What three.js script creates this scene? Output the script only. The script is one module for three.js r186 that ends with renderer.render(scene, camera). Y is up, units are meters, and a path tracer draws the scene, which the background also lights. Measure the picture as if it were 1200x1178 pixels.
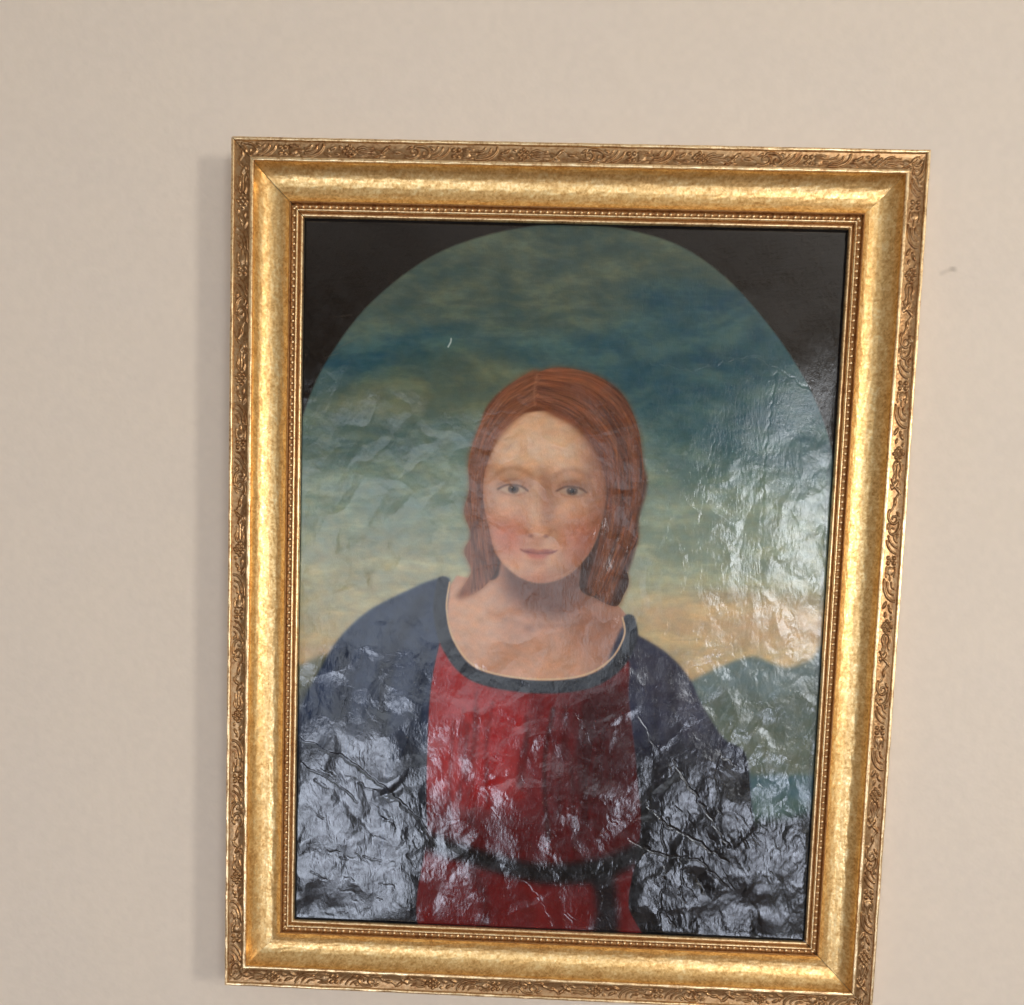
import * as THREE from 'three';
import { mergeGeometries } from 'three/addons/utils/BufferGeometryUtils.js';
import { RectAreaLightUniformsLib } from 'three/addons/lights/RectAreaLightUniformsLib.js';
import { createNoise2D } from 'simplex-noise';

// ------------------------------------------------------------------ camera, exposure, lights
const CY = 1.5;                     // height of the middle of the picture above the floor
const DEPTH = 0.036;                // how far the frame stands off the wall (the wall is z = 0)
const OW = 0.5802, OH = 0.735;      // outer size of the frame

const scene = new THREE.Scene();
scene.background = new THREE.Color(0, 0, 0);
const camera = new THREE.PerspectiveCamera(2 * Math.atan(800 / 1064.4) * 180 / Math.PI, 1200 / 1600, 0.02, 30);
camera.setViewOffset(1200, 1600, 0, 0, 1200, 1178);   // the photograph is the upper part of an upright 3:4 picture
{
  const right = new THREE.Vector3(0.998966, 0.033601, -0.030623), up = new THREE.Vector3(-0.035997, 0.996034, -0.081362);
  const back = new THREE.Vector3(0.027768, 0.082380, 0.996214);
  camera.quaternion.setFromRotationMatrix(new THREE.Matrix4().makeBasis(right, up, back));
  camera.position.set(-0.0173, CY - 0.0182, 0.7881 + DEPTH);
}
const renderer = new THREE.WebGLRenderer({ antialias: true });
renderer.setSize(1024, 1005);
renderer.toneMapping = THREE.LinearToneMapping;
renderer.toneMappingExposure = 1.15;
renderer.shadowMap.enabled = true;
RectAreaLightUniformsLib.init();

// openings of the room behind the camera: [x0, x1, y0, y1] on the far wall, colour and strength of the daylight in them
const FAR = 3.0;
const LOW_RIGHT = { x: [0.70, 1.16], y: [0.2, 0.8], tint: [0.84, 0.91, 1.08], power: 14 };
const CURTAINED = { x: [-1.22, 0.29], y: [1.12, 2.08], tint: [0.90, 0.97, 1.06], power: 1.35 };
const DOOR = { x: [-1.26, -0.54], y: [0.16, 0.88], tint: [0.83, 0.91, 1.08], power: 11 };
const WINDOW = { x: [0.92, 1.56], y: [1.34, 2.2], tint: [0.93, 0.97, 1.02], power: 11 };
const SIDE = { z: [2.0, 2.55], y: [1.5, 2.25], tint: [1.0, 0.95, 0.87], power: 38 };   // small bright window in the right-hand wall: the light that throws the frame's shadow

// ------------------------------------------------------------------ helpers
function rng(seed) {
  return () => { seed = (seed + 0x6d2b79f5) | 0; let t = Math.imul(seed ^ (seed >>> 15), 1 | seed); t = (t + Math.imul(t ^ (t >>> 7), 61 | t)) ^ t; return ((t ^ (t >>> 14)) >>> 0) / 4294967296; };
}
const lerp = (a, b, t) => a + (b - a) * t, clamp = (x, a = 0, b = 1) => Math.min(b, Math.max(a, x));
const sstep = (a, b, x) => { const t = clamp((x - a) / (b - a)); return t * t * (3 - 2 * t); };
const N1 = createNoise2D(rng(11)), N2 = createNoise2D(rng(23)), N3 = createNoise2D(rng(37));
function tileNoise(n, cells, seed) {                   // periodic smooth value noise, n x n values in 0..1
  const r = rng(seed), g = new Float32Array(cells * cells).map(() => r()), out = new Float32Array(n * n);
  for (let y = 0; y < n; y++) for (let x = 0; x < n; x++) {
    const fx = x / n * cells, fy = y / n * cells, ix = Math.floor(fx), iy = Math.floor(fy);
    const u = fx - ix, v = fy - iy, s = u * u * (3 - 2 * u), t = v * v * (3 - 2 * v), X = (ix + 1) % cells, Y = (iy + 1) % cells;
    out[y * n + x] = lerp(lerp(g[iy * cells + ix], g[iy * cells + X], s), lerp(g[Y * cells + ix], g[Y * cells + X], s), t);
  }
  return out;
}
function dataTex(w, h, data, { srgb = false, wrap = THREE.RepeatWrapping } = {}) {
  const t = new THREE.DataTexture(data, w, h, THREE.RGBAFormat);
  t.magFilter = THREE.LinearFilter; t.minFilter = THREE.LinearFilter; t.wrapS = t.wrapT = wrap;
  if (srgb) t.colorSpace = THREE.SRGBColorSpace;
  t.needsUpdate = true;
  return t;
}
function put(name, geometry, material, parent) {
  const m = new THREE.Mesh(geometry, material);
  m.name = name; m.castShadow = m.receiveShadow = true; parent.add(m);
  return m;
}
function tag(o, label, category, kind) {
  if (kind) o.userData.kind = kind;
  if (label) o.userData.label = label;
  if (category) o.userData.category = category;
  return o;
}
const box = (x0, x1, y0, y1, z0, z1) => new THREE.BoxGeometry(x1 - x0, y1 - y0, z1 - z0).translate((x0 + x1) / 2, (y0 + y1) / 2, (z0 + z1) / 2);
function metreUV(g, ax, ay) {                          // uv in metres from two position axes
  const p = g.attributes.position, uv = new Float32Array(p.count * 2);
  for (let i = 0; i < p.count; i++) { uv[2 * i] = p.getComponent(i, ax); uv[2 * i + 1] = p.getComponent(i, ay); }
  g.setAttribute('uv', new THREE.BufferAttribute(uv, 2));
  return g;
}

// ------------------------------------------------------------------ the room
const X0 = -2.4, X1 = 2.3, TOP = 2.75;
function wallColour() {                                // faint roller mottle and one scuff beside the frame; one tile is 1.4 m
  const n = 1024, d = new Uint8Array(n * n * 4), a = tileNoise(n, 7, 3), b = tileNoise(n, 40, 4), c = tileNoise(n, 256, 5);
  for (let i = 0; i < n * n; i++) {
    const k = 1 + 0.006 * (a[i] - 0.5) + 0.006 * (b[i] - 0.5) + 0.018 * (c[i] - 0.5), w = 0.006 * (b[i] - a[i]);
    d[4 * i] = 226 * k * (1 + w * 0.3); d[4 * i + 1] = 212 * k; d[4 * i + 2] = 195 * k * (1 - w); d[4 * i + 3] = 255;
  }
  return { n, d };
}
const wc = wallColour();
{                                                      // the scuff: a thin grey curved mark
  const px = (x, y) => [Math.round((x + 0.7) / 1.4 * wc.n), Math.round((y - (CY - 0.7)) / 1.4 * wc.n)];
  for (const [x0, y0, x1, y1, s] of [[0.318, 0.2815, 0.327, 0.2855, 0.07], [0.327, 0.2855, 0.331, 0.2850, 0.05]])
    for (let k = 0; k <= 30; k++) {
      const t = k / 30, [cx, cy] = px(lerp(x0, x1, t), CY + lerp(y0, y1, t) );
      for (let dy = -1; dy <= 1; dy++) for (let dx = -1; dx <= 1; dx++) {
        const i = 4 * ((cy + dy) * wc.n + cx + dx), f = 1 - s * (dx || dy ? 0.35 : 1) * 0.16 * (0.5 + 0.5 * Math.sin(k * 1.7));
        for (let c = 0; c < 3; c++) wc.d[i + c] *= f;
      }
    }
}
const wallMap = dataTex(wc.n, wc.n, wc.d, { srgb: true, wrap: THREE.MirroredRepeatWrapping });
wallMap.repeat.set(1 / 1.4, 1 / 1.4); wallMap.offset.set(0.5, -(CY - 0.7) / 1.4);
function peelBump() {
  const n = 1024, d = new Float32Array(n * n * 4), a = tileNoise(n, 90, 6), b = tileNoise(n, 200, 7), c = tileNoise(n, 22, 8);
  for (let i = 0; i < n * n; i++) { d[4 * i] = d[4 * i + 1] = d[4 * i + 2] = 0.5 * a[i] + 0.35 * b[i] + 0.3 * c[i]; d[4 * i + 3] = 1; }
  const t = new THREE.DataTexture(d, n, n, THREE.RGBAFormat, THREE.FloatType);
  t.magFilter = THREE.LinearFilter; t.wrapS = t.wrapT = THREE.RepeatWrapping; t.repeat.set(1 / 0.45, 1 / 0.45); t.needsUpdate = true;
  return t;
}
const wallMat = new THREE.MeshStandardMaterial({ map: wallMap, roughness: 0.62, bumpMap: peelBump(), bumpScale: 0.00016 });
const plain = (r, g, b, rough = 0.8) => new THREE.MeshStandardMaterial({ color: new THREE.Color().setRGB(r, g, b), roughness: rough });
const sideMat = plain(0.52, 0.46, 0.38), backMat = plain(0.26, 0.23, 0.19), ceilMat = plain(0.74, 0.72, 0.69), floorMat = plain(0.22, 0.165, 0.12, 0.5), whiteMat = plain(0.75, 0.74, 0.71, 0.4);

tag(put('wall', metreUV(box(X0, X1, 0, TOP, -0.15, 0), 0, 1), wallMat, scene), 'smooth beige painted wall that the gilt frame hangs on', null, 'structure');
tag(put('floor', box(X0 - 0.15, X1 + 0.15, -0.15, 0, -0.15, FAR + 0.15), floorMat, scene), null, null, 'structure');
tag(put('ceiling', box(X0 - 0.15, X1 + 0.15, TOP, TOP + 0.15, -0.15, FAR + 0.15), ceilMat, scene), null, null, 'structure');
tag(put('wall_left', box(X0 - 0.15, X0, 0, TOP, -0.15, FAR + 0.15), sideMat, scene), null, null, 'structure');
{
  const s = new THREE.Shape([[-FAR - 0.15, 0], [0.15, 0], [0.15, TOP], [-FAR - 0.15, TOP]].map((p) => new THREE.Vector2(...p)));
  s.holes.push(new THREE.Path([[-SIDE.z[1], SIDE.y[0]], [-SIDE.z[1], SIDE.y[1]], [-SIDE.z[0], SIDE.y[1]], [-SIDE.z[0], SIDE.y[0]]].map((p) => new THREE.Vector2(...p))));
  tag(put('wall_right', new THREE.ExtrudeGeometry(s, { depth: 0.15, bevelEnabled: false }).rotateY(Math.PI / 2).translate(X1, 0, 0), sideMat, scene), null, null, 'structure');
}
daylightWindow('side_window', SIDE, 1, 1, 'small bright window in the right-hand side wall', 'window');
{
  const s = new THREE.Shape([[X0, 0], [X1, 0], [X1, TOP], [X0, TOP]].map((p) => new THREE.Vector2(...p)));
  for (const o of [DOOR, LOW_RIGHT, WINDOW, CURTAINED]) s.holes.push(new THREE.Path([[o.x[0], o.y[0]], [o.x[0], o.y[1]], [o.x[1], o.y[1]], [o.x[1], o.y[0]]].map((p) => new THREE.Vector2(...p))));
  tag(put('wall_back', new THREE.ExtrudeGeometry(s, { depth: 0.15, bevelEnabled: false }).translate(0, 0, FAR), backMat, scene), null, null, 'structure');
}
function daylightWindow(name, o, cols, rows, label, category) {
  const span = o.x ?? o.z, w = span[1] - span[0], h = o.y[1] - o.y[0], t = new THREE.Group();
  t.name = name;
  if (o.x) t.position.set((o.x[0] + o.x[1]) / 2, o.y[0], FAR + 0.06); else { t.position.set(X1 + 0.06, o.y[0], (o.z[0] + o.z[1]) / 2); t.rotation.y = Math.PI / 2; }
  scene.add(t); tag(t, label, category);
  const b = 0.045, g = [];
  for (const x of [-w / 2, w / 2 - b]) g.push(box(x, x + b, 0, h, 0, 0.06));
  for (const y of [0, h - b]) g.push(box(-w / 2 + b, w / 2 - b, y, y + b, 0, 0.06));
  const pw = (w - b * (cols + 1)) / cols, ph = (h - b * (rows + 1)) / rows;
  for (let i = 1; i < cols; i++) { const x = -w / 2 + i * (pw + b); g.push(box(x, x + b, b, h - b, 0, 0.055)); }
  for (let i = 0; i < cols; i++) for (let j = 1; j < rows; j++) { const x = -w / 2 + b + i * (pw + b); g.push(box(x, x + pw, j * (ph + b), j * (ph + b) + b, 0, 0.05)); }
  put('window_frame', mergeGeometries(g), whiteMat, t);
  const col = new THREE.Color().setRGB(...o.tint);
  const paneMat = new THREE.MeshStandardMaterial({ color: 0x111111, roughness: 0.2, emissive: col, emissiveIntensity: 0.6 });
  for (let i = 0; i < cols; i++) for (let j = 0; j < rows; j++) {
    const x = -w / 2 + b + i * (pw + b) + pw / 2, y = b + j * (ph + b) + ph / 2;
    const p = put('pane', new THREE.BoxGeometry(pw, ph, 0.006), paneMat, t); p.position.set(x, y, 0.03);
    const l = new THREE.RectAreaLight(col, o.power, pw, ph);
    l.position.set(x, y, 0.024); l.rotation.y = 0;      // a rect area light shines along its own -z: towards the picture wall
    l.name = 'daylight'; t.add(l);
  }
  return t;
}
daylightWindow('low_window', DOOR, 2, 1, 'low wide daylight window standing alone opposite the picture', 'window');
daylightWindow('low_window_001', LOW_RIGHT, 2, 1, 'low wide daylight window under the upper window', 'window');
daylightWindow('curtained_window', CURTAINED, 1, 1, 'wide window dimmed by a closed white blind, opposite the picture', 'window');
daylightWindow('upper_window', WINDOW, 1, 1, 'upper daylight window in the wall opposite the picture', 'window');
// ------------------------------------------------------------------ the framed painting
const picture = new THREE.Group();
picture.name = 'framed_painting'; picture.position.set(0, CY, DEPTH);
tag(picture, 'oil portrait of an auburn-haired woman in an ornate gold frame on a beige wall', 'painting');
scene.add(picture);

// gilding: a tile 0.4 m long (u, along the rail) and 0.1 m across (v)
function gilding(seed, pale, mid, dark, patch, brush) {
  const W = 2048, H = 512, col = new Uint8Array(W * H * 4), rgh = new Uint8Array(W * H * 4);
  const T1 = tileNoise(512, 44, seed + 5), T2 = tileNoise(512, 90, seed + 6), T3 = tileNoise(512, 200, seed + 7);   // 100 mm tiles
  const A = createNoise2D(rng(seed)), B = createNoise2D(rng(seed + 1)), C = createNoise2D(rng(seed + 2));
  for (let y = 0; y < H; y++) for (let x = 0; x < W; x++) {
    const u = x / W * 400, v = y / H * 100;                                    // millimetres
    const wob = 2.2 * A(u / 11, v / 11);
    const m1 = A((u + wob) / 4.6, (v - wob) / 3.8), m3 = C(u / 26, v / 18);
    const at = (y & 511) * 512 + (x & 511), f1 = T1[at] - 0.5, f2 = T2[at] - 0.5, f3 = T3[at] - 0.5;
    let k = 0.52 + patch * (0.16 * m1 + 0.42 * f1 + 0.34 * f2 + 0.16 * f3) + 0.14 * m3;
    const big = A(u / 4.2 + 70, v / 3.4);
    if (big > 0.5) k -= patch * 0.18 * sstep(0.5, 0.85, big);                   // rubbed brown flecks
    k = clamp(k);
    const i = 4 * (y * W + x);
    for (let c = 0; c < 3; c++) col[i + c] = 255 * (k < 0.5 ? lerp(dark[c], mid[c], k * 2) : lerp(mid[c], pale[c], k * 2 - 1));
    rgh[i] = rgh[i + 2] = 255; rgh[i + 1] = 255 * clamp(0.40 - 0.16 * (k - 0.5) + 0.08 * f1, 0.2, 0.8); col[i + 3] = rgh[i + 3] = 255;
  }
  const t = dataTex(W, H, col, { srgb: true }), r = dataTex(W, H, rgh);
  for (const q of [t, r]) q.repeat.set(1 / 0.4, 1 / 0.1);
  return [t, r];
}
const [goldMap, goldRough] = gilding(101, [1.0, 0.90, 0.68], [0.91, 0.755, 0.505], [0.76, 0.58, 0.345], 1.1, false);
const [lipMap, lipRough] = gilding(151, [1.0, 0.92, 0.76], [0.95, 0.82, 0.62], [0.70, 0.52, 0.35], 0.9, false);
const leafBump = (() => {                              // slight unevenness of the gesso under the leaf
  const n = 512, d = new Float32Array(n * n * 4), a = tileNoise(n, 16, 71), b = tileNoise(n, 40, 72), c = tileNoise(n, 90, 73);
  for (let i = 0; i < n * n; i++) { d[4 * i] = d[4 * i + 1] = d[4 * i + 2] = 0.6 * a[i] + 0.3 * b[i] + 0.12 * c[i]; d[4 * i + 3] = 1; }
  const t = new THREE.DataTexture(d, n, n, THREE.RGBAFormat, THREE.FloatType);
  t.magFilter = THREE.LinearFilter; t.wrapS = t.wrapT = THREE.RepeatWrapping; t.repeat.set(1 / 0.09, 1 / 0.09); t.needsUpdate = true;
  return t;
})();
const goldMat = new THREE.MeshStandardMaterial({ map: goldMap, bumpMap: leafBump, bumpScale: 0.00011, roughnessMap: goldRough, metalness: 0.92, roughness: 1 });
const lipMat = new THREE.MeshStandardMaterial({ map: lipMap, roughnessMap: lipRough, metalness: 0.92, roughness: 0.85 });
const bronzeMat = new THREE.MeshStandardMaterial({ map: lipMap, color: new THREE.Color().setRGB(0.43, 0.345, 0.29), metalness: 0.85, roughness: 0.33 });
const grooveMat = new THREE.MeshStandardMaterial({ map: lipMap, color: new THREE.Color().setRGB(0.40, 0.27, 0.17), metalness: 0.7, roughness: 0.45 });

const rebateMat = plain(0.02, 0.014, 0.010, 0.7);
const mm = (pts) => pts.map(([s, z]) => [s / 1000, z / 1000]);
function smooth(pts, n) { return new THREE.SplineCurve(pts.map((p) => new THREE.Vector2(...p))).getPoints(n).map((p) => [p.x, p.y]); }
const SIDES = [
  { a: [1, 0], n: [0, -1], L: OW, at: [0, OH / 2], gap: [0.00034, 0.00006] },     // top: open mitre at its left end
  { a: [0, -1], n: [-1, 0], L: OH, at: [OW / 2, 0], gap: [0.00006, 0.00034] },    // right: open at its lower end
  { a: [-1, 0], n: [0, 1], L: OW, at: [0, -OH / 2], gap: [0.00034, 0.00006] },    // bottom
  { a: [0, 1], n: [1, 0], L: OH, at: [-OW / 2, 0], gap: [0.00006, 0.00034] },     // left
];
// sweep a profile [[s, z], ...] along one side; relief(t, s) adds height; jitter is unevenness of the hand-made moulding
function sweep(side, profile, step, { relief = null, jitter = 0, off = 0 } = {}) {
  const { a, n, L, at, gap } = SIDES[side], rows = Math.ceil(L / step), m = profile.length;
  const pos = new Float32Array((rows + 1) * m * 3), uv = new Float32Array((rows + 1) * m * 2), idx = [];
  const arc = [0];
  for (let j = 1; j < m; j++) arc.push(arc[j - 1] + Math.hypot(profile[j][0] - profile[j - 1][0], profile[j][1] - profile[j - 1][1]));
  for (let i = 0; i <= rows; i++) for (let j = 0; j < m; j++) {
    const [s, z0] = profile[j], half = L / 2 - Math.max(s, 0), t = lerp(-half + gap[0], half - gap[1], i / rows), k = i * m + j;
    let z = z0, ss = s;
    if (jitter) { z += jitter * N1(t * 55 + side * 31, s * 300 + 7 * side); ss += jitter * 0.7 * N2(t * 42 + side * 17, s * 60 + 3); }
    if (relief) z += relief(t + L / 2, s);
    pos[3 * k] = at[0] + a[0] * t + n[0] * ss; pos[3 * k + 1] = at[1] + a[1] * t + n[1] * ss; pos[3 * k + 2] = z;
    uv[2 * k] = t + side * 0.137 + off; uv[2 * k + 1] = arc[j] + side * 0.029 + off;
    if (i < rows && j < m - 1) idx.push(k, k + 1, k + m, k + 1, k + m + 1, k + m);
  }
  const g = new THREE.BufferGeometry();
  g.setAttribute('position', new THREE.BufferAttribute(pos, 3)); g.setAttribute('uv', new THREE.BufferAttribute(uv, 2));
  const p = (k) => new THREE.Vector3().fromArray(pos, 3 * k), mid = Math.floor(m / 2), q = (rows >> 1) * m + mid;
  if (p(q + 1 - (mid + 1 >= m ? 2 : 0)).sub(p(q)).cross(p(q + m).sub(p(q))).z < 0) for (let i = 0; i < idx.length; i += 3) [idx[i + 1], idx[i + 2]] = [idx[i + 2], idx[i + 1]];
  g.setIndex(idx); g.computeVertexNormals();
  return g;
}

// cast ornament: one length of the repeat is 146 mm; each piece is a smooth bump in (u mm along, v mm across 0..12.6)
const REPEAT = 146, ORN = [];
function blob(u, v, ru, rv, h, turn = 0) { ORN.push({ kind: 0, u, v, ru, rv, h, c: Math.cos(turn), s: Math.sin(turn), reach: Math.max(ru, rv) }); }
function vine(pts, r0, r1, h) {
  const c = new THREE.SplineCurve(pts.map((p) => new THREE.Vector2(...p))).getPoints(pts.length * 5);
  for (let i = 0; i < c.length - 1; i++) {
    const t = i / (c.length - 1), r = lerp(r0, r1, t);
    ORN.push({ kind: 1, u: (c[i].x + c[i + 1].x) / 2, v: 0, ax: c[i].x, ay: c[i].y, bx: c[i + 1].x, by: c[i + 1].y, r, h: h * lerp(1, 0.6, t), reach: r + Math.abs(c[i + 1].x - c[i].x) });
  }
}
{
  // bunch of berries
  for (const [u, v] of [[3, 4], [3.2, 8.4], [5.6, 2.6], [5.8, 6.2], [5.6, 9.8], [8.4, 4.6], [8.6, 8], [11, 6.3], [0.8, 6.3]]) blob(u, v, 1.45, 1.45, 1.5);
  // two long leaves behind it
  vine([[13, 4.2], [17, 3.0], [21, 4.2], [25, 3.6]], 1.0, 0.5, 1.2); vine([[13, 8.2], [17, 9.4], [22, 8.2], [26, 9.2]], 1.0, 0.5, 1.2);
  vine([[15, 6.3], [20, 6.2], [26, 6.6], [30, 5.4]], 0.7, 0.4, 0.9);
  // pointed leaf with side teeth
  blob(31, 7.2, 4.4, 1.7, 1.35, 0.55); blob(35.5, 4.4, 3.4, 1.2, 1.2, -0.75); vine([[27, 10.6], [31, 8.6], [36, 5.0], [39, 2.2]], 0.7, 0.5, 1.5); blob(33.5, 10.2, 2.6, 1.0, 0.9, -0.3);
  // bud on a stalk
  blob(45.5, 6.3, 3.4, 1.25, 1.5, 0.06); vine([[39, 3.4], [42, 5.4], [46, 6.3]], 0.6, 0.6, 0.8); vine([[46, 6.4], [51, 7.6], [54, 10.2]], 0.6, 0.5, 0.8);
  // double scroll
  vine([[53, 10.4], [57, 11.4], [62, 9.6], [64, 6.2], [61.5, 3.4], [58.2, 4.2], [58, 7], [60, 7.6]], 1.1, 0.6, 1.3);
  vine([[61, 2.0], [66, 1.6], [71, 3.4], [73, 7], [70.5, 9.6], [67.4, 8.4], [68, 5.8]], 1.0, 0.6, 1.3);
  blob(66, 10.8, 3.0, 1.1, 1.1, 0.3); blob(56, 3.0, 2.6, 1.0, 1.1, -0.45); blob(74.6, 2.6, 2.2, 0.9, 1.0, 0.5);
  // curved leaf strokes
  vine([[75, 9.8], [79, 8.2], [83, 4.6], [84, 2.2]], 0.9, 0.5, 1.4); vine([[79, 11], [84, 9.2], [88, 5.6], [89, 3.0]], 0.9, 0.5, 1.4); vine([[74, 5.4], [78, 4.2], [80, 2.0]], 0.7, 0.4, 1.0);
  // flower of dots
  for (const [u, v] of [[93, 4], [93, 8.6], [97.4, 3.8], [97.4, 8.8]]) blob(u, v, 1.75, 1.6, 1.55); blob(95.2, 6.3, 1.0, 1.0, 1.0);
  // bell
  blob(104, 6.3, 3.6, 3.2, 1.15); vine([[101, 3.0], [105, 2.4], [109, 3.0]], 0.7, 0.5, 1.3); vine([[101, 9.6], [105, 10.3], [109, 9.8]], 0.7, 0.5, 1.3); vine([[104, 6.3], [112, 6.2]], 0.8, 0.5, 1.2);
  // big half-moon scroll and its inner leaves
  vine([[112, 11.4], [118, 11.0], [125, 8.4], [129, 4.4], [129.5, 1.6]], 1.3, 0.8, 1.5); vine([[114, 8.4], [119, 7.6], [123, 5.2], [124, 2.4]], 0.9, 0.5, 1.3); vine([[114, 4.6], [117.5, 4.2], [119.4, 2.2]], 0.8, 0.5, 1.2);
  blob(133, 9.4, 3.6, 1.3, 1.3, 0.5); blob(137.4, 4.4, 3.0, 1.2, 1.3, -0.5); blob(141, 8.4, 2.4, 1.0, 1.1, 0.3); blob(133.6, 5.6, 1.1, 1.1, 1.0); blob(144, 3.0, 1.6, 0.9, 0.9, 0.3);
}
const BUCKET = Array.from({ length: REPEAT }, () => []);
for (const o of ORN) for (let b = Math.floor(o.u - o.reach - 2); b <= o.u + o.reach + 2; b++) BUCKET[((b % REPEAT) + REPEAT) % REPEAT].push(o);
function ornament(tm, sm) {                            // metres along the side, metres from the outer edge
  let u = (tm * 1000 + 52) % REPEAT; const v = sm * 1000 - 3.1;
  let h = 0;
  for (const o of BUCKET[Math.floor(u)]) {
    let d;
    if (o.kind === 0) {
      let du = u - o.u; if (du > REPEAT / 2) du -= REPEAT; if (du < -REPEAT / 2) du += REPEAT;
      const dv = v - o.v, p = (du * o.c + dv * o.s) / o.ru, q = (-du * o.s + dv * o.c) / o.rv;
      d = Math.sqrt(p * p + q * q);
    } else {
      const wx = u - o.ax, wy = v - o.ay, vx = o.bx - o.ax, vy = o.by - o.ay, t = clamp((wx * vx + wy * vy) / (vx * vx + vy * vy + 1e-9));
      d = Math.hypot(wx - vx * t, wy - vy * t) / o.r;
    }
    if (d < 1) h = Math.max(h, o.h * Math.sqrt(1 - d * d));
  }
  const edge = sstep(0, 0.9, v) * sstep(12.6, 11.7, v);
  return (h * edge + 0.05 * N1(tm * 260, sm * 260) + 0.015 * N2(tm * 700, sm * 700)) / 1000;
}

const coveProfile = smooth(mm([[19.35, -1.6], [20.4, -3.9], [23.0, -7.4], [27.5, -10.9], [33, -12.9], [38.5, -13.2], [43, -12.2], [46.2, -10.6], [47.2, -9.9]]), 44);
const bandProfile = []; for (let j = 0; j <= 27; j++) { const s = 3.0 + 13.0 * j / 27; bandProfile.push([s / 1000, (-1.9 - 0.9 * Math.sin(Math.PI * j / 27)) / 1000]); }
const RAIL_PARTS = [
  // name, profile, material, step, options
  ['outer_lip', [...mm([[0.6, -35]]), ...smooth(mm([[0.4, -10], [0.0, -3], [0.10, -0.7], [0.7, 0], [2.2, 0.05], [2.95, -0.9], [3.05, -2.4]]), 22)], lipMat, 0.003, { jitter: 0.00022 }],
  ['fillet', smooth(mm([[15.9, -2.6], [16.05, -0.4], [16.8, 0.35], [18.5, 0.35], [19.3, -0.4], [19.45, -2.4]]), 16), lipMat, 0.003, { jitter: 0.00020, off: 0.05 }],
  ['bead_channel', smooth(mm([[46.9, -10.4], [47.5, -9.6], [48.2, -9.6], [48.6, -10.6], [48.9, -12.6], [50.6, -13.4], [52.3, -13.0], [52.7, -12.0]]), 22), grooveMat, 0.004, { jitter: 0.00008 }],
  ['inner_bead', smooth(mm([[52.5, -12.6], [52.7, -11.3], [53.5, -10.7], [54.4, -11.2], [54.8, -12.6], [55.0, -14.0]]), 14), lipMat, 0.003, { jitter: 0.00010, off: 0.03 }],
  ['groove', smooth(mm([[54.9, -13.6], [55.3, -14.3], [56.0, -14.4], [56.4, -13.6]]), 8), grooveMat, 0.006, {}],
  ['sight_edge', [...smooth(mm([[56.3, -14.0], [56.6, -12.9], [57.4, -12.6], [58.3, -13.2], [58.9, -14.6]]), 12), ...mm([[58.95, -15.2]])], lipMat, 0.003, { jitter: 0.00010, off: 0.08 }],
  ['rebate', mm([[58.93, -15.1], [58.93, -24]]), rebateMat, 0.02, {}],
];
const beadBall = new THREE.SphereGeometry(0.00165, 10, 8);
const rnd = rng(5);
for (let side = 0; side < 4; side++) {
  const rail = put('frame_rail', sweep(side, coveProfile, 0.002, { jitter: 0.00014 }), goldMat, picture);   // the wide hollow of the rail; its mouldings are children
  put('ornament_band', sweep(side, bandProfile, 0.00052, { relief: ornament }), bronzeMat, rail);
  for (const [name, profile, material, step, opt] of RAIL_PARTS) put(name, sweep(side, profile, step, opt), material, rail);
  const { a, n, L, at } = SIDES[side], beads = [], s = 0.0507, half = L / 2 - s - 0.0016, count = Math.floor(2 * half / 0.0058);
  for (let i = 0; i <= count; i++) {
    const t = -half + 2 * half * i / count + (rnd() - 0.5) * 0.0003, k = 0.86 + 0.24 * rnd();
    beads.push(beadBall.clone().scale(k, k, k).translate(at[0] + a[0] * t + n[0] * s, at[1] + a[1] * t + n[1] * s, -0.0131 + (rnd() - 0.5) * 0.0006));
  }
  put('bead_row', mergeGeometries(beads), lipMat, rail);
}
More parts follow.
